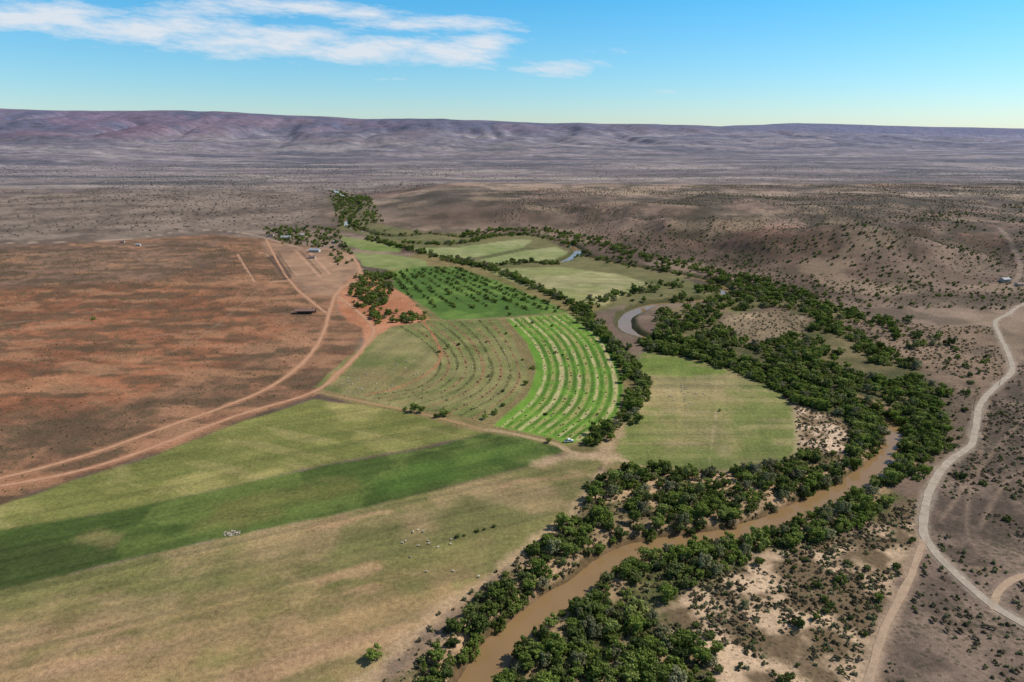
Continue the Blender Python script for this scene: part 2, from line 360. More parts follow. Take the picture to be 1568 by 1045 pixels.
stroke(smooth(W([(745,658),(800,668),(850,680),(880,694),(935,700),(985,716)]),5),3,(184,158,122),1,1.5,.9)
stroke(smooth(W([(825,709),(870,700),(935,697),(930,690),(950,640)]),5),8,(184,156,122),3,4,.8)
stroke(smooth(W([(930,708),(900,752),(868,796),(800,845),(740,893),(690,925),(620,985),(540,1060)]),5),4.5,(194,164,128),3,4,.75,.2)
stroke(smooth(W([(480,600),(560,616),(640,632),(740,658)]),5),2,(180,142,106),1,1,.8)
stroke(smooth(W([(655,490),(770,488),(870,480)]),4),2,(162,148,106),1,1,.6)
stroke(smooth(W([(768,488),(800,525),(816,562),(802,606),(748,650)]),6),2.4,(128,114,76),1,1.5,.8)
stroke(smooth(W([(1215,620),(1223,690),(1192,717)]),4),3,(196,170,136),2,2,.6)
kk=kw(Yn); nr=sm(440,380,Yn)
cn=L(cn,C(112,88,64)*ones,.8*sm(9,5,RD/kk+(g4-.5)*3)*nr)
cn=L(cn,C(74,76,44)*ones,.85*sm(12,8,RD+(g4-.5)*3)*(1-nr))
bk=sm(6.5,8,RD+(g4-.5)*3)*sm(17,11,RD+(g4-.5)*12)*(Yn<400)
cn=L(cn,C(192,158,124)*ones,bk*.6)
vc={0:(166,150,132),1:(178,152,128),2:(162,142,122),3:(162,142,124),4:(182,134,102),5:(196,140,106),6:(174,132,102),7:(190,164,142),8:(188,150,118)}
for i,(P,w) in enumerate(ROADS): stroke(P,w+1.4,vc[i],1.6,2.2,.7)
for k,pp in enumerate([[(1568,545),(1520,600),(1500,700),(1440,800)],[(1568,640),(1500,720),(1480,800),(1500,850)],[(1600,700),(1540,740),(1500,810)],[(1568,870),(1480,870),(1440,850)],[(0,497),(200,470),(420,440)],[(0,345),(150,342),(290,352)],[(0,395),(300,370)],[(230,290),(360,330),(420,360)],[(640,290),(800,300),(1000,330),(1300,330),(1568,345)],[(1100,445),(1250,470),(1400,500),(1524,493)],[(0,520),(150,525),(330,500),(480,470)],[(150,575),(300,520),(400,440)]]):
    stroke(smooth(W(pp),8),1.2+(k>5 and k<10)*3,(172,146,122),1.2,1.,.4,.1)
for pp in ([(364,390),(390,432),(446,430)],[(372,388),(405,388),(440,428)],[(425,386),(452,384),(490,424)],[(452,384),(470,382),(505,420)]):
    stroke(W(pp),3.,(200,156,126),1,1,.8)
paint([(408,394),(424,390),(448,424),(436,430)],(98,78,66),(118,92,76),1.5,1,.2)
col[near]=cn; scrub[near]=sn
col=np.clip(col*.79,0,1)
farw=np.clip(np.maximum(fm,pt*.9)+hm,0,1)
me=bpy.data.meshes.new('ground')
Z[N-1]=0
co=np.stack([X,Y,Z],1)
i,j=np.meshgrid(np.arange(NR-1),np.arange(NT),indexing='ij')
j2=(j+1)%NT
q=np.stack([i*NT+j,i*NT+j2,(i+1)*NT+j2,(i+1)*NT+j],-1).reshape(-1,4)[:, ::-1]
jj=np.arange(NT); tri=np.stack([np.full(NT,N-1),jj,(jj+1)%NT],1)[:, ::-1]
me.vertices.add(N); me.vertices.foreach_set('co',co.astype(np.float32).ravel())
lv=np.concatenate([q.ravel(),tri.ravel()]).astype(np.int32)
me.loops.add(len(lv)); me.loops.foreach_set('vertex_index',lv)
ls=np.concatenate([np.arange(len(q))*4,len(q)*4+np.arange(NT)*3]).astype(np.int32)
me.polygons.add(len(ls)); me.polygons.foreach_set('loop_start',ls)
me.update(calc_edges=True)
me.polygons.foreach_set('use_smooth',np.ones(len(ls),bool))
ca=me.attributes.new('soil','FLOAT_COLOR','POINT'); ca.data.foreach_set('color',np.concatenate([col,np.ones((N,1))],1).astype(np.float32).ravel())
sa=me.attributes.new('scrub','FLOAT','POINT'); sa.data.foreach_set('value',scrub.astype(np.float32))
sa=me.attributes.new('veld','FLOAT','POINT'); sa.data.foreach_set('value',farw.astype(np.float32))
ground=bpy.data.objects.new('ground',me); sc.collection.objects.link(ground)
m,nt,o=newmat('ground_soil_and_grass')
g=nd(nt,'ShaderNodeNewGeometry'); pos=g.outputs['Position']
at=nd(nt,'ShaderNodeAttribute',attribute_name='soil'); asb=nd(nt,'ShaderNodeAttribute',attribute_name='scrub'); avf=nd(nt,'ShaderNodeAttribute',attribute_name='veld')
n1=noise(nt,pos,.06,6,.6); n2=noise(nt,pos,.55,4,.65); n3=noise(nt,pos,2.2,3,.6)
v=mth(nt,'ADD',mth(nt,'ADD',mapr(nt,n1,.25,.75,-.22,.22),mapr(nt,n2,.25,.75,-.34,.34)),mapr(nt,n3,.25,.75,.80,1.20))
nf=noise(nt,pos,.014,9,.75)
v=mth(nt,'ADD',v,mth(nt,'MULTIPLY',avf.outputs['Fac'],mapr(nt,nf,.3,.7,-.5,.5)))
c=mixc(nt,1.,at.outputs['Color'],v,'MULTIPLY')
vo=nd(nt,'ShaderNodeTexVoronoi'); vo.inputs['Scale'].default_value=.5; nt.links.new(pos,vo.inputs['Vector'])
th_=mth(nt,'MULTIPLY',asb.outputs['Fac'],mapr(nt,noise(nt,pos,.03,5,.65),.35,.65,.1,1.2))
dk=mth(nt,'MULTIPLY',mth(nt,'LESS_THAN',vo.outputs['Distance'],mth(nt,'MULTIPLY',th_,.62)),.75)
c=mixc(nt,dk,c,mixc(nt,.72,c,(.045,.045,.022)))
vf=nd(nt,'ShaderNodeTexVoronoi'); vf.inputs['Scale'].default_value=.11; nt.links.new(pos,vf.inputs['Vector'])
df=mth(nt,'MULTIPLY',mth(nt,'LESS_THAN',vf.outputs['Distance'],mapr(nt,noise(nt,pos,.006,6,.7),.38,.6,0,.58)),mth(nt,'MULTIPLY',avf.outputs['Fac'],.65))
c=mixc(nt,df,c,mixc(nt,.7,c,(.055,.058,.05)))
b=nd(nt,'ShaderNodeBsdfPrincipled'); b.inputs['Roughness'].default_value=.95; b.inputs['Specular IOR Level'].default_value=.1
nt.links.new(c,b.inputs['Base Color'])
bp=nd(nt,'ShaderNodeBump'); bp.inputs['Strength'].default_value=.6; bp.inputs['Distance'].default_value=.4; nt.links.new(n2,bp.inputs['Height']); nt.links.new(bp.outputs[0],b.inputs['Normal'])
nt.links.new(b.outputs[0],o.inputs[0]); me.materials.append(m)
# ------------------------------------------------------------------ generic mesh object
def mkobj(name,V,Fc,mat,parent=None,smooth_=False,link=True):
    me=bpy.data.meshes.new(name); me.from_pydata([tuple(v) for v in V],[],[tuple(f) for f in Fc]); me.update()
    for mm in (mat if isinstance(mat,list) else [mat]): me.materials.append(mm)
    ob=bpy.data.objects.new(name,me)
    if link: sc.collection.objects.link(ob)
    if parent: ob.parent=parent
    if smooth_: me.polygons.foreach_set('use_smooth',np.ones(len(Fc),bool))
    return ob
def ribbon(name,P,hw,mat,zoff=None,zfix=None,nc=4,wob=.5):
    seg=[P[0]]
    for a,b in zip(P[:-1],P[1:]):
        n=max(1,int(np.linalg.norm(b-a)/2.5))
        for k in range(1,n+1): seg.append(a+(b-a)*k/n)
    P=np.array(seg); T=np.gradient(P,axis=0); T/=np.linalg.norm(T,axis=1)[:,None]+1e-9; Nn=np.stack([T[:,1],-T[:,0]],1)
    V=[];Fc=[];n=len(P)
    rows=[]
    for k in range(nc+1):
        s=(k/nc*2-1); w=hw+(fbm(P[:,0]+k*40,P[:,1],7,3,9+k)-.5)*2*wob
        Q=P+Nn*(s*w)[:,None]
        z=np.full(n,zfix) if zfix is not None else ht(Q[:,0],Q[:,1])+zoff
        rows.append(np.column_stack([Q,z]))
    V=np.stack(rows,1).reshape(-1,3)
    for a in range(n-1):
        for k in range(nc):
            q0=a*(nc+1)+k; Fc.append((q0,q0+nc+1,q0+nc+2,q0+1))
    return mkobj(name,V,Fc,mat,smooth_=True)
m,nt,o=newmat('muddy_water'); b=nd(nt,'ShaderNodeBsdfPrincipled'); g=nd(nt,'ShaderNodeNewGeometry')
f=noise(nt,g.outputs['Position'],.05,4); c=mixc(nt,f,(.20,.125,.055),(.29,.185,.088)); nt.links.new(c,b.inputs['Base Color'])
b.inputs['Roughness'].default_value=.1; b.inputs['IOR'].default_value=1.33
bp=nd(nt,'ShaderNodeBump'); bp.inputs['Strength'].default_value=.1; bp.inputs['Distance'].default_value=.1
nt.links.new(noise(nt,g.outputs['Position'],1.2,3),bp.inputs['Height']); nt.links.new(bp.outputs[0],b.inputs['Normal'])
nt.links.new(b.outputs[0],o.inputs[0]); water=m
ribbon('river',RIV2,8.,water,zfix=ZW,wob=0,nc=2); ribbon('river',RIV,7,water,zfix=ZW,wob=0,nc=2)
def roadmat(n,a,bb):
    m,nt,o=newmat(n); b=nd(nt,'ShaderNodeBsdfPrincipled'); g=nd(nt,'ShaderNodeNewGeometry')
    f=noise(nt,g.outputs['Position'],.25,6,.7); c=mixc(nt,mapr(nt,f,.3,.7,0,1),a,bb)
    f2=noise(nt,g.outputs['Position'],2.,3,.7); c=mixc(nt,1.,c,mapr(nt,f2,.3,.7,.85,1.15),'MULTIPLY')
    nt.links.new(c,b.inputs['Base Color']); b.inputs['Roughness'].default_value=.95; b.inputs['Specular IOR Level'].default_value=.1
    nt.links.new(b.outputs[0],o.inputs[0]); return m
grm=roadmat('gravel',tuple(C(158,144,128)*.8),tuple(C(194,180,160)*.8)); trm=roadmat('tan_dirt',tuple(C(166,142,118)*.8),tuple(C(194,166,138)*.8)); orm=roadmat('red_dirt',tuple(C(180,134,104)*.8),tuple(C(202,158,124)*.8))
ribbon('gravel_road',GR,1.6,grm,.13,nc=4)
for P in (TR2,TR3): ribbon('dirt_track',P,1.2,trm,.13)
for P in (OR1,OR2,OR3,OR5): ribbon('red_dirt_road',P,1.4,orm,.13)
# ------------------------------------------------------------------ vegetation prototypes
def leafmat(n,cols,tr=.3):
    m,nt,o=newmat(n); oi=nd(nt,'ShaderNodeObjectInfo'); tc=nd(nt,'ShaderNodeTexCoord')
    rp=nd(nt,'ShaderNodeValToRGB'); e=rp.color_ramp.elements
    e[0].color=(*cols[0],1); e[1].color=(*cols[-1],1)
    for i,cc in enumerate(cols[1:-1]): ee=e.new((i+1)/(len(cols)-1)); ee.color=(*cc,1)
    nt.links.new(oi.outputs['Random'],rp.inputs[0]); c=rp.outputs[0]
    f=noise(nt,tc.outputs['Object'],1.1,3,.6); c=mixc(nt,1.,c,mapr(nt,f,.3,.7,.55,1.5),'MULTIPLY')
    d=nd(nt,'ShaderNodeBsdfDiffuse'); t=nd(nt,'ShaderNodeBsdfTranslucent'); mx=nd(nt,'ShaderNodeMixShader'); mx.inputs[0].default_value=tr
    nt.links.new(c,d.inputs[0]);nt.links.new(c,t.inputs[0]);nt.links.new(d.outputs[0],mx.inputs[1]);nt.links.new(t.outputs[0],mx.inputs[2]);nt.links.new(mx.outputs[0],o.inputs[0]); return m
bark=simplemat('bark',(.09,.065,.045),.95,.3)
lm_g=leafmat('leaf_green',[(.11,.14,.035),(.15,.20,.045),(.19,.25,.05),(.26,.30,.09)])
lm_d=leafmat('leaf_dark',[(.065,.09,.03),(.10,.135,.036),(.14,.17,.055),(.19,.21,.08)])
lm_o=leafmat('leaf_olive',[(.17,.17,.09),(.22,.23,.11),(.28,.28,.15),(.23,.195,.12)])
lm_s=leafmat('leaf_scrub',[(.10,.09,.052),(.135,.12,.07),(.18,.155,.10),(.14,.135,.068)])
lm_f=leafmat('leaf_hazy',[(.085,.09,.075),(.11,.11,.092),(.13,.125,.11)])  # far bush leaves, distance haze mixed into their colours
def tube(V,Fc,pts,rs,n=6):
    base=len(V); pts=[np.array(p,float) for p in pts]
    for k,(p,r_) in enumerate(zip(pts,rs)):
        d=pts[min(k+1,len(pts)-1)]-pts[max(k-1,0)]; d/=np.linalg.norm(d)+1e-9
        u=np.cross(d,[0,0,1.]) if abs(d[2])<.9 else np.cross(d,[0,1.,0]); u/=np.linalg.norm(u); w=np.cross(d,u)
        for a in range(n):
            an=2*math.pi*a/n; V.append(p+r_*(math.cos(an)*u+math.sin(an)*w))
    for k in range(len(pts)-1):
        for a in range(n):
            b0=base+k*n; Fc.append((b0+a,b0+(a+1)%n,b0+n+(a+1)%n,b0+n+a))
    Fc.append(tuple(base+a for a in range(n))[::-1]); Fc.append(tuple(base+(len(pts)-1)*n+a for a in range(n)))
def plant(name,seed,R,H,nl,ls,k,mat,low=.15,trunk=True):
    rg=np.random.RandomState(seed); V=[];Fc=[]
    cen=[];rb=[]
    for i in range(k):
        a=rg.uniform(0,6.28);rr=R*.72*math.sqrt(rg.uniform(0,1)); z=H*(rg.uniform(.3,.8)) - rr*.2
        cen.append((rr*math.cos(a),rr*math.sin(a),z)); rb.append(R*rg.uniform(.22,.46))
    cen=np.array(cen);rb=np.array(rb)
    if trunk:
        tube(V,Fc,[(0,0,-.4),(.05*R,0,H*.2),(0,.05*R,H*.4)],[R*.09,R*.065,R*.045],7)
        for c_ in cen[:6]:
            tube(V,Fc,[(0,0,H*.18),(c_[0]*.5,c_[1]*.5,c_[2]*.62),tuple(c_)],[R*.045,R*.03,R*.012],5)
    nb=len(Fc)
    bi=rg.randint(0,k,nl); d=rg.normal(size=(nl,3)); d[:,2]+=.35; d/=np.linalg.norm(d,axis=1)[:,None]
    lump=.8+.35*np.sin(d[:,0]*5+bi)*np.sin(d[:,1]*6+bi*2)
    p=cen[bi]+d*(rb[bi]*lump*rg.uniform(.78,1.08,nl))[:,None]*np.array([1,1,.85])
    p[:,2]=np.maximum(p[:,2],H*low*rg.uniform(.3,1.2,nl))
    nn=d+rg.normal(size=(nl,3))*.4; nn/=np.linalg.norm(nn,axis=1)[:,None]
    u=np.cross(nn,rg.normal(size=(nl,3)));u/=np.linalg.norm(u,axis=1)[:,None];w=np.cross(nn,u)
    s=(ls*rg.uniform(.5,1.2,nl))[:,None]
    b0=len(V); V=V+list((p-u*s*.5-w*s*.4))+list(p+u*s*.55-w*s*.3)+list(p+u*s*.4+w*s*.5)+list(p-u*s*.45+w*s*.35)
    for i in range(nl): Fc.append((b0+i,b0+nl+i,b0+2*nl+i,b0+3*nl+i))
    ob=mkobj(name,V,Fc,[mat,bark],link=False)
    mi=np.zeros(len(Fc),np.int32); mi[:nb]=1; ob.data.polygons.foreach_set('material_index',mi); return ob
def coll(n,obs):
    c=bpy.data.collections.new(n)
    for o_ in obs: c.objects.link(o_)
    return c
cT=coll('riverine_tree_kinds',[plant('a_tree',1,3.4,5.2,1000,.5,13,lm_g),plant('b_tree',2,3.0,6.0,1000,.48,14,lm_g),plant('c_tree',3,3.6,4.6,1000,.52,14,lm_d),plant('d_tree',4,2.6,4.2,800,.45,10,lm_d),plant('e_tree',5,3.2,5.0,800,.5,12,lm_o),plant('f_tree',6,3.3,5.4,1000,.52,10,lm_g)])
cS=coll('shrub_kinds',[plant('a_shrub',11,1.1,1.3,120,.38,4,lm_o,.05,False),plant('b_shrub',12,1.2,1.2,120,.38,4,lm_s,.05,False),plant('c_shrub',13,1.0,1.4,120,.35,5,lm_d,.05,False),plant('d_shrub',14,1.3,1.2,130,.38,5,lm_s,.05,False)])
cF=coll('far_bush_kinds',[plant('a_bush',21,2.2,2.4,120,.8,5,lm_f,.05,False),plant('b_bush',22,2.6,2.2,120,.8,6,lm_f,.05,False)])
def gnscatter(name,P,scl,idx,coll_,seed):
    rg=np.random.RandomState(seed); n=len(P)
    z=ht(P[:,0],P[:,1])-.1
    me=bpy.data.meshes.new(name); me.vertices.add(n); me.vertices.foreach_set('co',np.column_stack([P,z]).astype(np.float32).ravel())
    a=me.attributes.new('rz','FLOAT_VECTOR','POINT'); a.data.foreach_set('vector',np.column_stack([np.zeros(n),np.zeros(n),rg.uniform(0,6.28,n)]).astype(np.float32).ravel())
    s3=np.column_stack([scl*rg.uniform(.85,1.15,n),scl*rg.uniform(.85,1.15,n),scl*rg.uniform(.75,1.25,n)])
    a=me.attributes.new('sc3','FLOAT_VECTOR','POINT'); a.data.foreach_set('vector',s3.astype(np.float32).ravel())
    a=me.attributes.new('pick','INT','POINT'); a.data.foreach_set('value',idx.astype(np.int32))
    ob=bpy.data.objects.new(name,me); sc.collection.objects.link(ob)
    ng=bpy.data.node_groups.new(name+'_gn','GeometryNodeTree')
    ng.interface.new_socket(name='Geometry',in_out='INPUT',socket_type='NodeSocketGeometry'); ng.interface.new_socket(name='Geometry',in_out='OUTPUT',socket_type='NodeSocketGeometry')
    gi=ng.nodes.new('NodeGroupInput');go=ng.nodes.new('NodeGroupOutput');ip=ng.nodes.new('GeometryNodeInstanceOnPoints')
    ci=ng.nodes.new('GeometryNodeCollectionInfo'); ci.inputs['Collection'].default_value=coll_; ci.inputs['Separate Children'].default_value=True; ci.inputs['Reset Children'].default_value=True
    def na(nm,t):
        q_=ng.nodes.new('GeometryNodeInputNamedAttribute'); q_.data_type=t; q_.inputs['Name'].default_value=nm; return q_.outputs[0]
    ng.links.new(gi.outputs[0],ip.inputs['Points']); ng.links.new(ci.outputs[0],ip.inputs['Instance']); ip.inputs['Pick Instance'].default_value=True
    ng.links.new(na('pick','INT'),ip.inputs['Instance Index']); ng.links.new(na('rz','FLOAT_VECTOR'),ip.inputs['Rotation']); ng.links.new(na('sc3','FLOAT_VECTOR'),ip.inputs['Scale'])
    ng.links.new(ip.outputs[0],go.inputs[0])
    md=ob.modifiers.new('scatter','NODES'); md.node_group=ng; return ob
def clean(P,riv=6.):
    if len(P)==0: return P
    k=rivd(P[:,0],P[:,1],15.)>riv*kw(P[:,1])
    for Q,w in ROADS: k&=dline(P[:,0],P[:,1],Q,8.)>w/2+1.5
    return P[k]
def fill(pts,spc,prob,seed,nL=None,thr=.4,riv=6.):
    P=W(pts); rg=np.random.RandomState(seed)
    x0,y0=P.min(0);x1,y1=P.max(0)
    gx,gy=np.meshgrid(np.arange(x0,x1,spc),np.arange(y0,y1,spc)); x=gx.ravel()+rg.uniform(-.5,.5,gx.size)*spc*1.1; y=gy.ravel()+rg.uniform(-.5,.5,gx.size)*spc*1.1
    k=inside(x,y,P)&(rg.uniform(size=x.size)<prob)
    if nL: k&=fbm(x,y,nL,3,seed)+rg.uniform(-.08,.08,x.size)>thr
    return clean(np.column_stack([x[k],y[k]]),riv)
def along(P,step,wid,seed,prob=1.,riv=6.):
    rg=np.random.RandomState(seed); out=[]
    for a,b in zip(P[:-1],P[1:]):
        l=np.linalg.norm(b-a); n=l/step; n=int(n)+(rg.uniform()<n%1)
        for k in range(n):
            if rg.uniform()<prob: 
                p=a+(b-a)*rg.uniform(); out.append(p+rg.normal(size=2)*wid/2)
    return clean(np.array(out).reshape(-1,2),riv)
def picks(n,w,seed):
    w=np.array(w,float); return np.random.RandomState(seed).choice(len(w),n,p=w/w.sum())
rg=np.random.RandomState(99)
T7=[(1000,930),(1080,870),(1180,835),(1290,820),(1410,760),(1420,830),(1360,950),(1330,1120),(900,1120)]
RZ=[(1250,480),(1430,500),(1530,500),(1545,570),(1490,640),(1480,690),(1390,740),(1445,640),(1400,560)]
P=[fill(T1,4.7,.9,301,24,.41,4.5),fill(T2,5.,.85,302,24,.40),fill(T3,6.,.75,303,30,.38),fill(T8,3.6,.9,329,riv=3.),
   along(RIV2[:36],2.2,20,304),along(RIV[:45],2.8,15,305,riv=5),
   along(RIV2[62:102],1.6,12,317,riv=4.6),along(RIV2[58:104]+np.array([2.5,6.]),1.6,4,328,riv=4.),
   along(smooth(W([(700,360),(800,352),(880,362),(960,388),(1060,410),(1150,432),(1240,462)]),5),1.7,26,306),
   along(smooth(W([(560,366),(620,380),(700,402),(760,415),(830,445),(885,470)]),5),1.8,8,307),
   along(smooth(W([(620,372),(700,374),(760,362),(820,360)]),5),2.4,8,308),
   along(smooth(W([(700,398),(740,408),(800,402),(850,405)]),5),1.9,8,318),
   along(smooth(W([(885,470),(925,518),(955,553),(985,590)]),5),1.2,8,309),
   along(smooth(W([(985,590),(968,625),(940,655),(895,683)]),5),1.6,6,310),
   along(smooth(W([(900,470),(930,458),(990,444),(1040,434)]),5),2.1,14,311),
   along(smooth(W([(1100,425),(1180,445),(1260,470),(1340,490),(1420,530)]),5),2.2,26,319),
   fill([(545,420),(600,420),(600,445),(578,495),(545,485),(535,450)],5,.8,313,25,.38),
   fill([(575,480),(655,478),(655,492),(570,500)],5,.6,314),
   fill([(505,300),(560,300),(590,340),(545,350),(515,335)],10,.85,315,60,.34),
   fill([(400,352),(470,348),(520,352),(545,400),(520,412),(500,385),(430,375)],9,.65,316)]
P1=np.vstack(P); gnscatter('riverine_trees',P1,rg.uniform(.5,1.3,len(P1)),picks(len(P1),[3,3,2.4,1.6,1.4,3],1),cT,1)
P=[fill(T5,3.9,.95,321,20,.41,5.2),fill(T6,3.7,.95,322,20,.37,5.2),fill([(1225,600),(1350,640),(1330,690),(1300,700),(1310,655),(1260,625)],4.5,.9,323),
   along(RIV2[102:],2.0,17,324,riv=5.4),along(RIV2[100:150],1.7,22,325,riv=5.6),
   fill([(1330,650),(1448,600),(1450,670),(1400,740),(1360,745)],4.5,.85,326,24,.38,5.2)]
P2=np.vstack(P); gnscatter('riverbank_thicket',P2,rg.uniform(.35,1.2,len(P2))*np.where(rg.uniform(size=len(P2))<.06,1.3,1.),picks(len(P2),[3,2,2,2.2,2.2,3],2),cT,2)
P=[fill(T7,6.2,.55,331,30,.44),fill(RZ,9,.55,332,60,.4),
   fill([(1425,740),(1500,640),(1560,560),(1700,560),(1700,1200),(1400,1000)],20,.3,333),
   fill([(1090,400),(1568,310),(1700,330),(1700,480),(1540,480),(1300,470),(1150,430)],9,.75,334,70,.49),
   fill([(900,360),(1090,330),(1250,400),(1100,410),(980,392)],11,.65,335,70,.48)]
P3=np.vstack(P); gnscatter('acacia_trees',P3,rg.uniform(.3,.75,len(P3)),picks(len(P3),[1.2,1,3,3,2.5,.8],3),cT,3)
P=[fill(T5,2.3,.8,341,riv=6),fill(T6,2.3,.8,342,riv=6),fill(T7,1.8,.9,343,14,.41),
   fill([(1425,740),(1500,640),(1560,560),(1800,560),(1800,1300),(1330,1200),(1370,960)],2.7,.8,344,26,.42),
   fill(RZ,3.3,.75,345,30,.36),
   fill([(1090,498),(1120,482),(1200,474),(1243,488),(1232,515),(1180,530),(1120,522)],3.8,.7,346),
   fill([(1215,622),(1260,625),(1305,650),(1310,690),(1260,700),(1222,690)],2.3,.75,347),
   fill([(620,300),(1700,285),(1750,480),(1300,470),(1100,415),(960,385),(860,355),(600,350)],6.5,.85,348,80,.45),
   fill([(-300,400),(0,385),(420,372),(500,480),(480,590),(0,765),(-300,860)],4.0,.65,349,40,.44),
   fill([(930,708),(905,752),(868,796),(800,845),(740,893),(690,925),(620,985),(540,1060),(600,1060),(720,950),(880,810)],3,.6,350)]
P4=np.vstack(P); d4=np.hypot(P4[:,0],P4[:,1]); sc4=rg.uniform(.35,1.2,len(P4))*(1+.25*sm(500,1300,d4))*np.where(P4[:,0]<-30,.5,1.)
gnscatter('karoo_shrubs',P4,sc4,picks(len(P4),[2.5,3,1.3,3],4),cS,4)
P=[fill([(-150,252),(500,250),(700,262),(620,300),(500,300),(480,345),(330,350),(-200,372)],18,.8,351,220,.46),
   fill([(600,250),(1568,255),(1700,275),(1568,283),(900,278),(620,280)],26,.8,352,300,.48)]
P5=np.vstack(P); gnscatter('distant_bush',P5,rg.uniform(.4,1.1,len(P5)),picks(len(P5),[1,1],5),cF,5)
rt=[]
for Pq in F6rows: rt.append(along(np.array([Pq[0]+(Pq[1]-Pq[0])*t for t in np.linspace(0,1,30)]),4.4,2.5,int(abs(Pq[0][0]))%997,.75))
P6=np.vstack(rt); k=inside(P6[:,0],P6[:,1],W(F6)); P6=P6[k]
gnscatter('orchard_trees',P6,rg.uniform(.3,.8,len(P6)),picks(len(P6),[3,2,2,2,0,3],6),cT,6)
rt=[]
for i,Pq in enumerate(F4rows+F5rows): rt.append(along(Pq,3.2 if i<10 else 3.6,.8,500+i,.6))
P7=np.vstack(rt); gnscatter('row_shrubs',P7,rg.uniform(.3,.75,len(P7)),picks(len(P7),[3,1,2,1],7),cS,7)
sp_=[(634,631,1.),(645,632,.8),(680,637,1.1),(668,640,.7),(686,534,.8),(672,540,.55),(702,529,.5),(700,823,.4),(711,821,.3),(730,815,.35),(742,812,.3),(757,808,.4),(748,578,.5),(850,541,.5),(862,545,.4),(835,635,.5),(1102,630,.35),(840,678,.6),(905,672,.9),(915,660,.9),(143,490,.7),(805,590,.6),(815,565,.7),(770,622,.6),(757,635,.7),(742,642,.7),(800,552,.4),(775,512,.5),(790,500,.5),(745,525,.4),(620,628,.5),(770,600,.4),(845,500,.5),(815,495,.6),(780,484,.6),(850,478,.6)]
P8=W([(a,b) for a,b,c_ in sp_]); gnscatter('field_trees',P8,np.array([c_*.95 for a,b,c_ in sp_]),picks(len(P8),[2,1,2,2,1,2],8),cT,8)
# ------------------------------------------------------------------ buildings
wallm=simplemat('plaster_wall',(.45,.41,.35),.9,.1); roofw=simplemat('galvanised_roof',(.3,.31,.32),.6,.2); roofr=simplemat('rusty_roof',(.2,.12,.09),.7,.3); glass=simplemat('window_glass',(.03,.04,.05),.1,.1); wood=simplemat('weathered_wood',(.16,.11,.075),.9,.3)
def box(V,Fc,x0,x1,y0,y1,z0,z1):
    b=len(V)
    for z in (z0,z1):
        for (x,y) in ((x0,y0),(x1,y0),(x1,y1),(x0,y1)): V.append((x,y,z))
    for f in ((3,2,1,0),(4,5,6,7),(0,1,5,4),(1,2,6,5),(2,3,7,6),(3,0,4,7)): Fc.append(tuple(b+i for i in f))
def house(name,px,py,rot,Lx,Wy,H,roofmat,open_=False):
    x,y=proj(px,py); e=bpy.data.objects.new(name,None); sc.collection.objects.link(e); e.location=(x,y,float(ht(x,y)[0])-.05); e.rotation_euler=(0,0,rot)
    l,w=Lx/2,Wy/2; rh=Wy*.22
    if not open_:
        V=[(-l,-w,0),(l,-w,0),(l,w,0),(-l,w,0),(-l,-w,H),(l,-w,H),(l,w,H),(-l,w,H),(-l,0,H+rh),(l,0,H+rh)]
        mkobj('walls',V,[(0,1,5,4),(2,3,7,6),(1,2,6,9,5),(3,0,4,8,7)],wallm,e)
        V=[];Fc=[]
        n=max(2,int(Lx/3))
        for i in range(n):
            cx=-l+(i+.5)*Lx/n
            if i==n//2: continue
            for s in (-1,1): box(V,Fc,cx-.6,cx+.6,min(s*w,s*(w+.04)),max(s*w,s*(w+.04)),1,2.2)
        mkobj('windows',V,Fc,glass,e)
        V=[];Fc=[];cx=-l+(n//2+.5)*Lx/n; box(V,Fc,cx-.5,cx+.5,-w-.05,-w,0,2.1); mkobj('door',V,Fc,wood,e)
        V=[];Fc=[];box(V,Fc,l*.5,l*.5+.7,-.35,.35,H+rh*.4,H+rh+.8);mkobj('chimney',V,Fc,wallm,e)
    else:
        V=[];Fc=[]
        for i in range(int(Lx/4)+1):
            for s in (-1,1): cx=-l+.2+i*(Lx-.4)/int(Lx/4); box(V,Fc,cx-.12,cx+.12,s*(w-.2)-.12,s*(w-.2)+.12,0,H+.05)
        box(V,Fc,-l,l,w-.05,w,0,H-.1)
        mkobj('posts',V,Fc,wood,e)
    V=[];ov=.5;t=.12
    for s in (-1,1):
        for (xx) in (-l-ov,l+ov): V+= [(xx,0,H+rh+.02),(xx,s*(w+ov),H-rh*ov/w+.02),(xx,s*(w+ov),H-rh*ov/w+.02+t),(xx,0,H+rh+.02+t)]
    Fc=[]
    for b in (0,8): Fc+=[(b,b+1,b+5,b+4),(b+3,b+7,b+6,b+2),(b+1,b+2,b+6,b+5),(b,b+3,b+2,b+1),(b+4,b+5,b+6,b+7)]
    mkobj('roof',V,Fc,roofmat,e)
for a in [('farmhouse',438,366,.15,14,8,3,roofw),('farmhouse',482,386,-.1,14,8,3.2,roofw),('farm_cottage',462,362,.4,8,6,2.7,roofw),('farm_cottage',415,362,.1,8,6,2.6,roofr),('farm_cottage',515,372,.3,8,6,2.6,roofw),('farm_cottage',212,377,.1,6,4.5,2.4,roofw),('farm_cottage',188,372,.2,5,4,2.3,roofr),('farm_cottage',478,396,.1,8,6,2.6,roofr),('farmhouse',1538,431,.3,9,6,2.8,roofw),('farm_cottage',1560,438,.2,7,5,2.6,roofr)]: house(*a)
house('livestock_shed',468,480,.05,17,6,3,roofr,True)
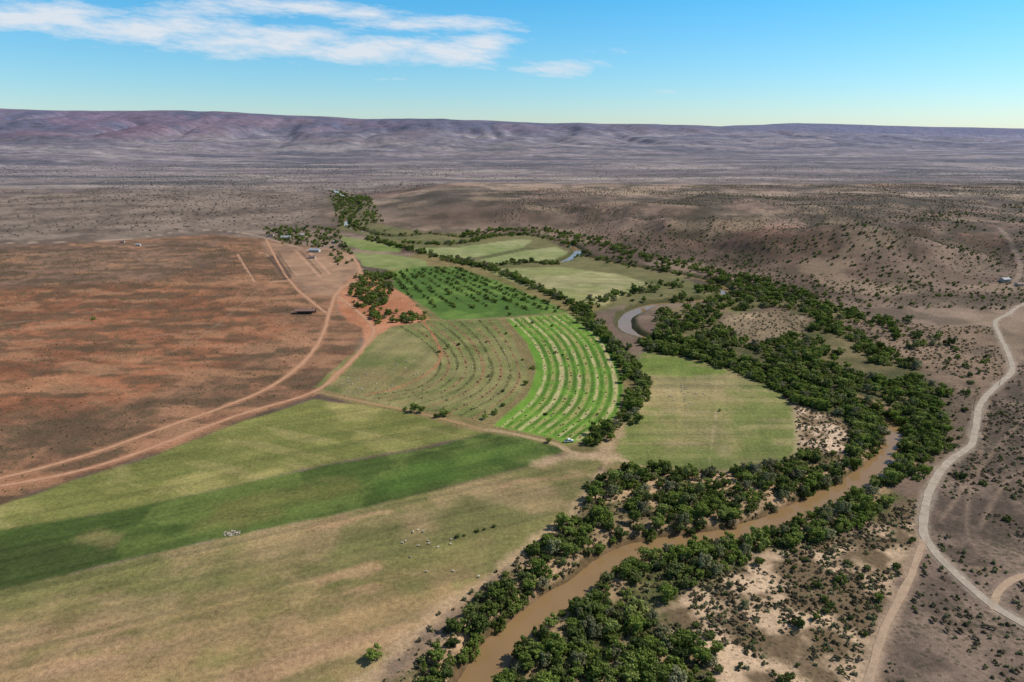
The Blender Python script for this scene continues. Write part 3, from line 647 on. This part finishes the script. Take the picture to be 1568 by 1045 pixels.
def fence(name,pts):
    P=W(pts); V=[];Fc=[]
    for a,b in zip(P[:-1],P[1:]):
        l=np.linalg.norm(b-a);n=max(1,int(l/4)); tt=np.arange(n+1)/n
        zz=ht(a[0]+(b[0]-a[0])*tt,a[1]+(b[1]-a[1])*tt)
        for k in range(n+1):
            p=a+(b-a)*k/n; z=zz[k]; tube(V,Fc,[(p[0],p[1],z-.2),(p[0],p[1],z+1.6)],[.12,.1],5)
            if k<n:
                p2=a+(b-a)*(k+1)/n
                for hz_ in (.5,1.,1.45): tube(V,Fc,[(p[0],p[1],z+hz_),(p2[0],p2[1],zz[k+1]+hz_)],[.05,.05],4)
    mkobj(name,V,Fc,wood)
fence('kraal_fence',[(368,392),(392,430),(446,428),(405,390),(368,392)]); fence('kraal_fence',[(426,388),(452,425),(492,420),(460,385),(426,388)])
rg=np.random.RandomState(5);V=[];Fc=[]
for i in range(60):
    a=rg.uniform(0,6.28);rr=2.6*rg.uniform()**.6; c_=np.array([rr*math.cos(a)*1.4,rr*math.sin(a)*.8,.05+.35*(1-rr/3.4)]); s=rg.uniform(.15,.5); b=len(V)
    for z in (-1,1):
        for k in range(6): an=k*1.047+rg.uniform(-.3,.3); V.append(c_+s*np.array([math.cos(an)*rg.uniform(.7,1),math.sin(an)*rg.uniform(.7,1),z*.5*rg.uniform(.6,1)]))
    Fc+=[tuple(b+k for k in range(5,-1,-1)),tuple(b+6+k for k in range(6))]+[(b+k,b+(k+1)%6,b+6+(k+1)%6,b+6+k) for k in range(6)]
x,y=proj(355,818); ob=mkobj('stone_heap',V,Fc,simplemat('pale_stone',(.38,.32,.25),.9,.3)); ob.location=(x,y,float(ht(x,y)[0]))
def pickup(px,py,rot):
    x,y=proj(px,py); e=bpy.data.objects.new('pickup_truck',None); sc.collection.objects.link(e); e.location=(x,y,float(ht(x,y)[0])+.05); e.rotation_euler=(0,0,rot)
    wp=simplemat('white_paint',(.78,.78,.77),.3,.03); rub=simplemat('tyre_rubber',(.02,.02,.02),.8,.1)
    prof=[(-2.5,.45),(-2.5,1.1),(-.6,1.12),(-.45,1.72),(.75,1.72),(1.25,1.15),(2.35,1.02),(2.45,.45)]
    V=[(a,-.85,b) for a,b in prof]+[(a,.85,b) for a,b in prof]; n=len(prof)
    Fc=[tuple(range(n)),tuple(range(2*n-1,n-1,-1))]+[(i,i+n,(i+1)%n+n,(i+1)%n) for i in range(n)]
    mkobj('body',V,Fc,wp,e)
    V=[];Fc=[]; 
    for s in (-1,1):
        b=len(V)
        for k in (.853,.875): V+=[(-.4,s*k,1.2),(.95,s*k,1.2),(.65,s*k,1.62),(-.32,s*k,1.62)]
        Fc+=[(b,b+1,b+2,b+3),(b+4,b+5,b+6,b+7),(b,b+1,b+5,b+4),(b+2,b+3,b+7,b+6)]
    mkobj('side_windows',V,Fc,glass,e)
    mkobj('windscreen',[(1.24,-.75,1.19),(1.24,.75,1.19),(.79,.7,1.7),(.79,-.7,1.7)],[(0,1,2,3)],glass,e)
    V=[];Fc=[];box(V,Fc,-2.42,-.7,-.75,.75,1.13,1.15);mkobj('load_bed',V,Fc,rub,e)
    V=[];Fc=[]
    for wx in (-1.6,1.6):
        for s in (-1,1): tube(V,Fc,[(wx,s*.66,.36),(wx,s*.92,.36)],[.36,.36],14)
    mkobj('wheels',V,Fc,rub,e)
pickup(871,677,.2)
wool=simplemat('wool',(.5,.46,.38),.95,.1); V=[];Fc=[]
tube(V,Fc,[(-.52,0,.58),(-.45,0,.6),(-.2,0,.6),(.15,0,.6),(.4,0,.63),(.5,0,.66)],[.08,.2,.25,.26,.2,.1],9)
tube(V,Fc,[(.42,0,.68),(.58,0,.82),(.62,0,.88),(.78,0,.8),(.84,0,.76)],[.13,.09,.1,.07,.045],7)
for s in (-1,1):
    tube(V,Fc,[(.34,s*.12,.55),(.35,s*.13,.32),(.33,s*.13,0)],[.075,.04,.03],6)
    tube(V,Fc,[(-.35,s*.12,.55),(-.28,s*.13,.38),(-.42,s*.13,.24),(-.39,s*.13,0)],[.1,.06,.035,.03],6)
    tube(V,Fc,[(.62,s*.08,.9),(.6,s*.2,.86)],[.03,.012],5)
tube(V,Fc,[(-.5,0,.62),(-.58,0,.45)],[.04,.02],5)
cW=coll('sheep_kind',[mkobj('a_sheep',V,Fc,wool,link=False,smooth_=True)])
S=[]
for (a,b,sx,sy,n) in [(640,832,50,18,12),(1050,605,26,10,22),(540,590,40,14,16),(760,560,50,25,8),(620,570,50,20,12),(690,510,30,8,6),(700,870,50,14,3)]:
    for k in range(n): S.append(proj(a+R0.normal()*sx*.6,b+R0.normal()*sy*.6))
S=np.array(S); gnscatter('sheep_flock',S,np.full(len(S),.95),np.zeros(len(S)),cW,9)
def pole(px,py):
    x,y=proj(px,py);V=[];Fc=[];tube(V,Fc,[(0,0,-.5),(0,0,9)],[.14,.1],8);box(V,Fc,-.9,.9,-.06,.06,8.4,8.55)
    for k in (-.8,0,.8): tube(V,Fc,[(k,0,8.55),(k,0,8.8)],[.04,.05],6)
    ob=mkobj('utility_pole',V,Fc,wood); ob.location=(x,y,float(ht(x,y)[0])); ob.rotation_euler=(0,0,.5)
for p in [(1382,728),(1440,672),(1490,628),(1530,590)]: pole(*p)
# ------------------------------------------------------------------ light
EL,AZ=math.radians(46),math.radians(78)
sv=Vector((math.sin(AZ)*math.cos(EL),math.cos(AZ)*math.cos(EL),math.sin(EL)))
sl=bpy.data.lights.new('sun','SUN'); sl.energy=4.7; sl.angle=math.radians(.5); sl.color=(1,.935,.85)
so=bpy.data.objects.new('sun',sl); sc.collection.objects.link(so); so.rotation_euler=(-sv).to_track_quat('-Z','Y').to_euler()
w=bpy.data.worlds.new('World'); sc.world=w; w.use_nodes=True; nt=w.node_tree; nt.nodes.clear()
wo=nd(nt,'ShaderNodeOutputWorld'); sky=nd(nt,'ShaderNodeTexSky'); sky.sky_type='NISHITA'; sky.sun_disc=False; sky.sun_elevation=EL; sky.sun_rotation=AZ; sky.air_density=1.; sky.dust_density=.4; sky.ozone_density=2.5; sky.altitude=300
tc=nd(nt,'ShaderNodeTexCoord'); sx=nd(nt,'ShaderNodeSeparateXYZ'); nt.links.new(tc.outputs['Generated'],sx.inputs[0])
yy=mth(nt,'MAXIMUM',sx.outputs[1],.05); A=mth(nt,'DIVIDE',sx.outputs[0],yy); B=mth(nt,'DIVIDE',sx.outputs[2],yy)
def ab(px,py):
    dx=(px-784)/F; dy=(522.5-py)/F; y_=cp+dy*sp; return dx/y_,(-sp+dy*cp)/y_
ramp=nd(nt,'ShaderNodeValToRGB'); nt.links.new(sx.outputs[2],ramp.inputs[0]); e=ramp.color_ramp.elements
e[0].position=0; e[0].color=(.94,1.04,1.16,1); e[1].position=.17; e[1].color=(.36,1.04,1.30,1)
ee=e.new(.06); ee.color=(.70,1.03,1.2,1)
ee=e.new(.45); ee.color=(.9,.9,.9,1)
skc=mixc(nt,1.,sky.outputs[0],ramp.outputs[0],'MULTIPLY')
bg=nd(nt,'ShaderNodeBackground'); nt.links.new(skc,bg.inputs[0]); bg.inputs[1].default_value=.115
tot=None
for (px,py,rx,ry,am) in [(60,26,160,24,1),(230,45,170,27,1),(400,62,170,26,1),(560,76,140,24,1),(680,82,90,22,1),(740,66,65,16,.9),(400,12,190,18,.9),(660,38,150,15,.85),(560,20,90,20,.7),(865,102,66,17,.95),(600,121,40,6,.55),(1015,142,30,7,.55),(900,80,70,7,.5)]:
    a,b=ab(px,py); a2,b2=ab(px+rx,py); a3,b3=ab(px,py-ry)
    u=mth(nt,'MULTIPLY',mth(nt,'SUBTRACT',A,a),1/(a2-a)); v=mth(nt,'MULTIPLY',mth(nt,'SUBTRACT',B,b),1/(b3-b))
    d=mth(nt,'ADD',mth(nt,'MULTIPLY',u,u),mth(nt,'MULTIPLY',v,v)); gz=mth(nt,'MULTIPLY',mth(nt,'EXPONENT',mth(nt,'MULTIPLY',d,-.8)),am)
    tot=gz if tot is None else mth(nt,'MAXIMUM',tot,gz)
cx=nd(nt,'ShaderNodeCombineXYZ'); nt.links.new(mth(nt,'ADD',mth(nt,'MULTIPLY',A,9.),mth(nt,'MULTIPLY',B,18.)),cx.inputs[0]); nt.links.new(mth(nt,'MULTIPLY',B,36.),cx.inputs[1])
cn1=noise(nt,cx.outputs[0],1.,10,.72)
mk=mapr(nt,mth(nt,'ADD',tot,mth(nt,'MULTIPLY',mth(nt,'SUBTRACT',cn1,.5),2.1)),.38,.95,0,.93)
cw=nd(nt,'ShaderNodeBackground'); cw.inputs[0].default_value=(.86,.92,1,1); cw.inputs[1].default_value=.86
ms=nd(nt,'ShaderNodeMixShader'); nt.links.new(mk,ms.inputs[0]); nt.links.new(bg.outputs[0],ms.inputs[1]); nt.links.new(cw.outputs[0],ms.inputs[2]); nt.links.new(ms.outputs[0],wo.inputs[0])
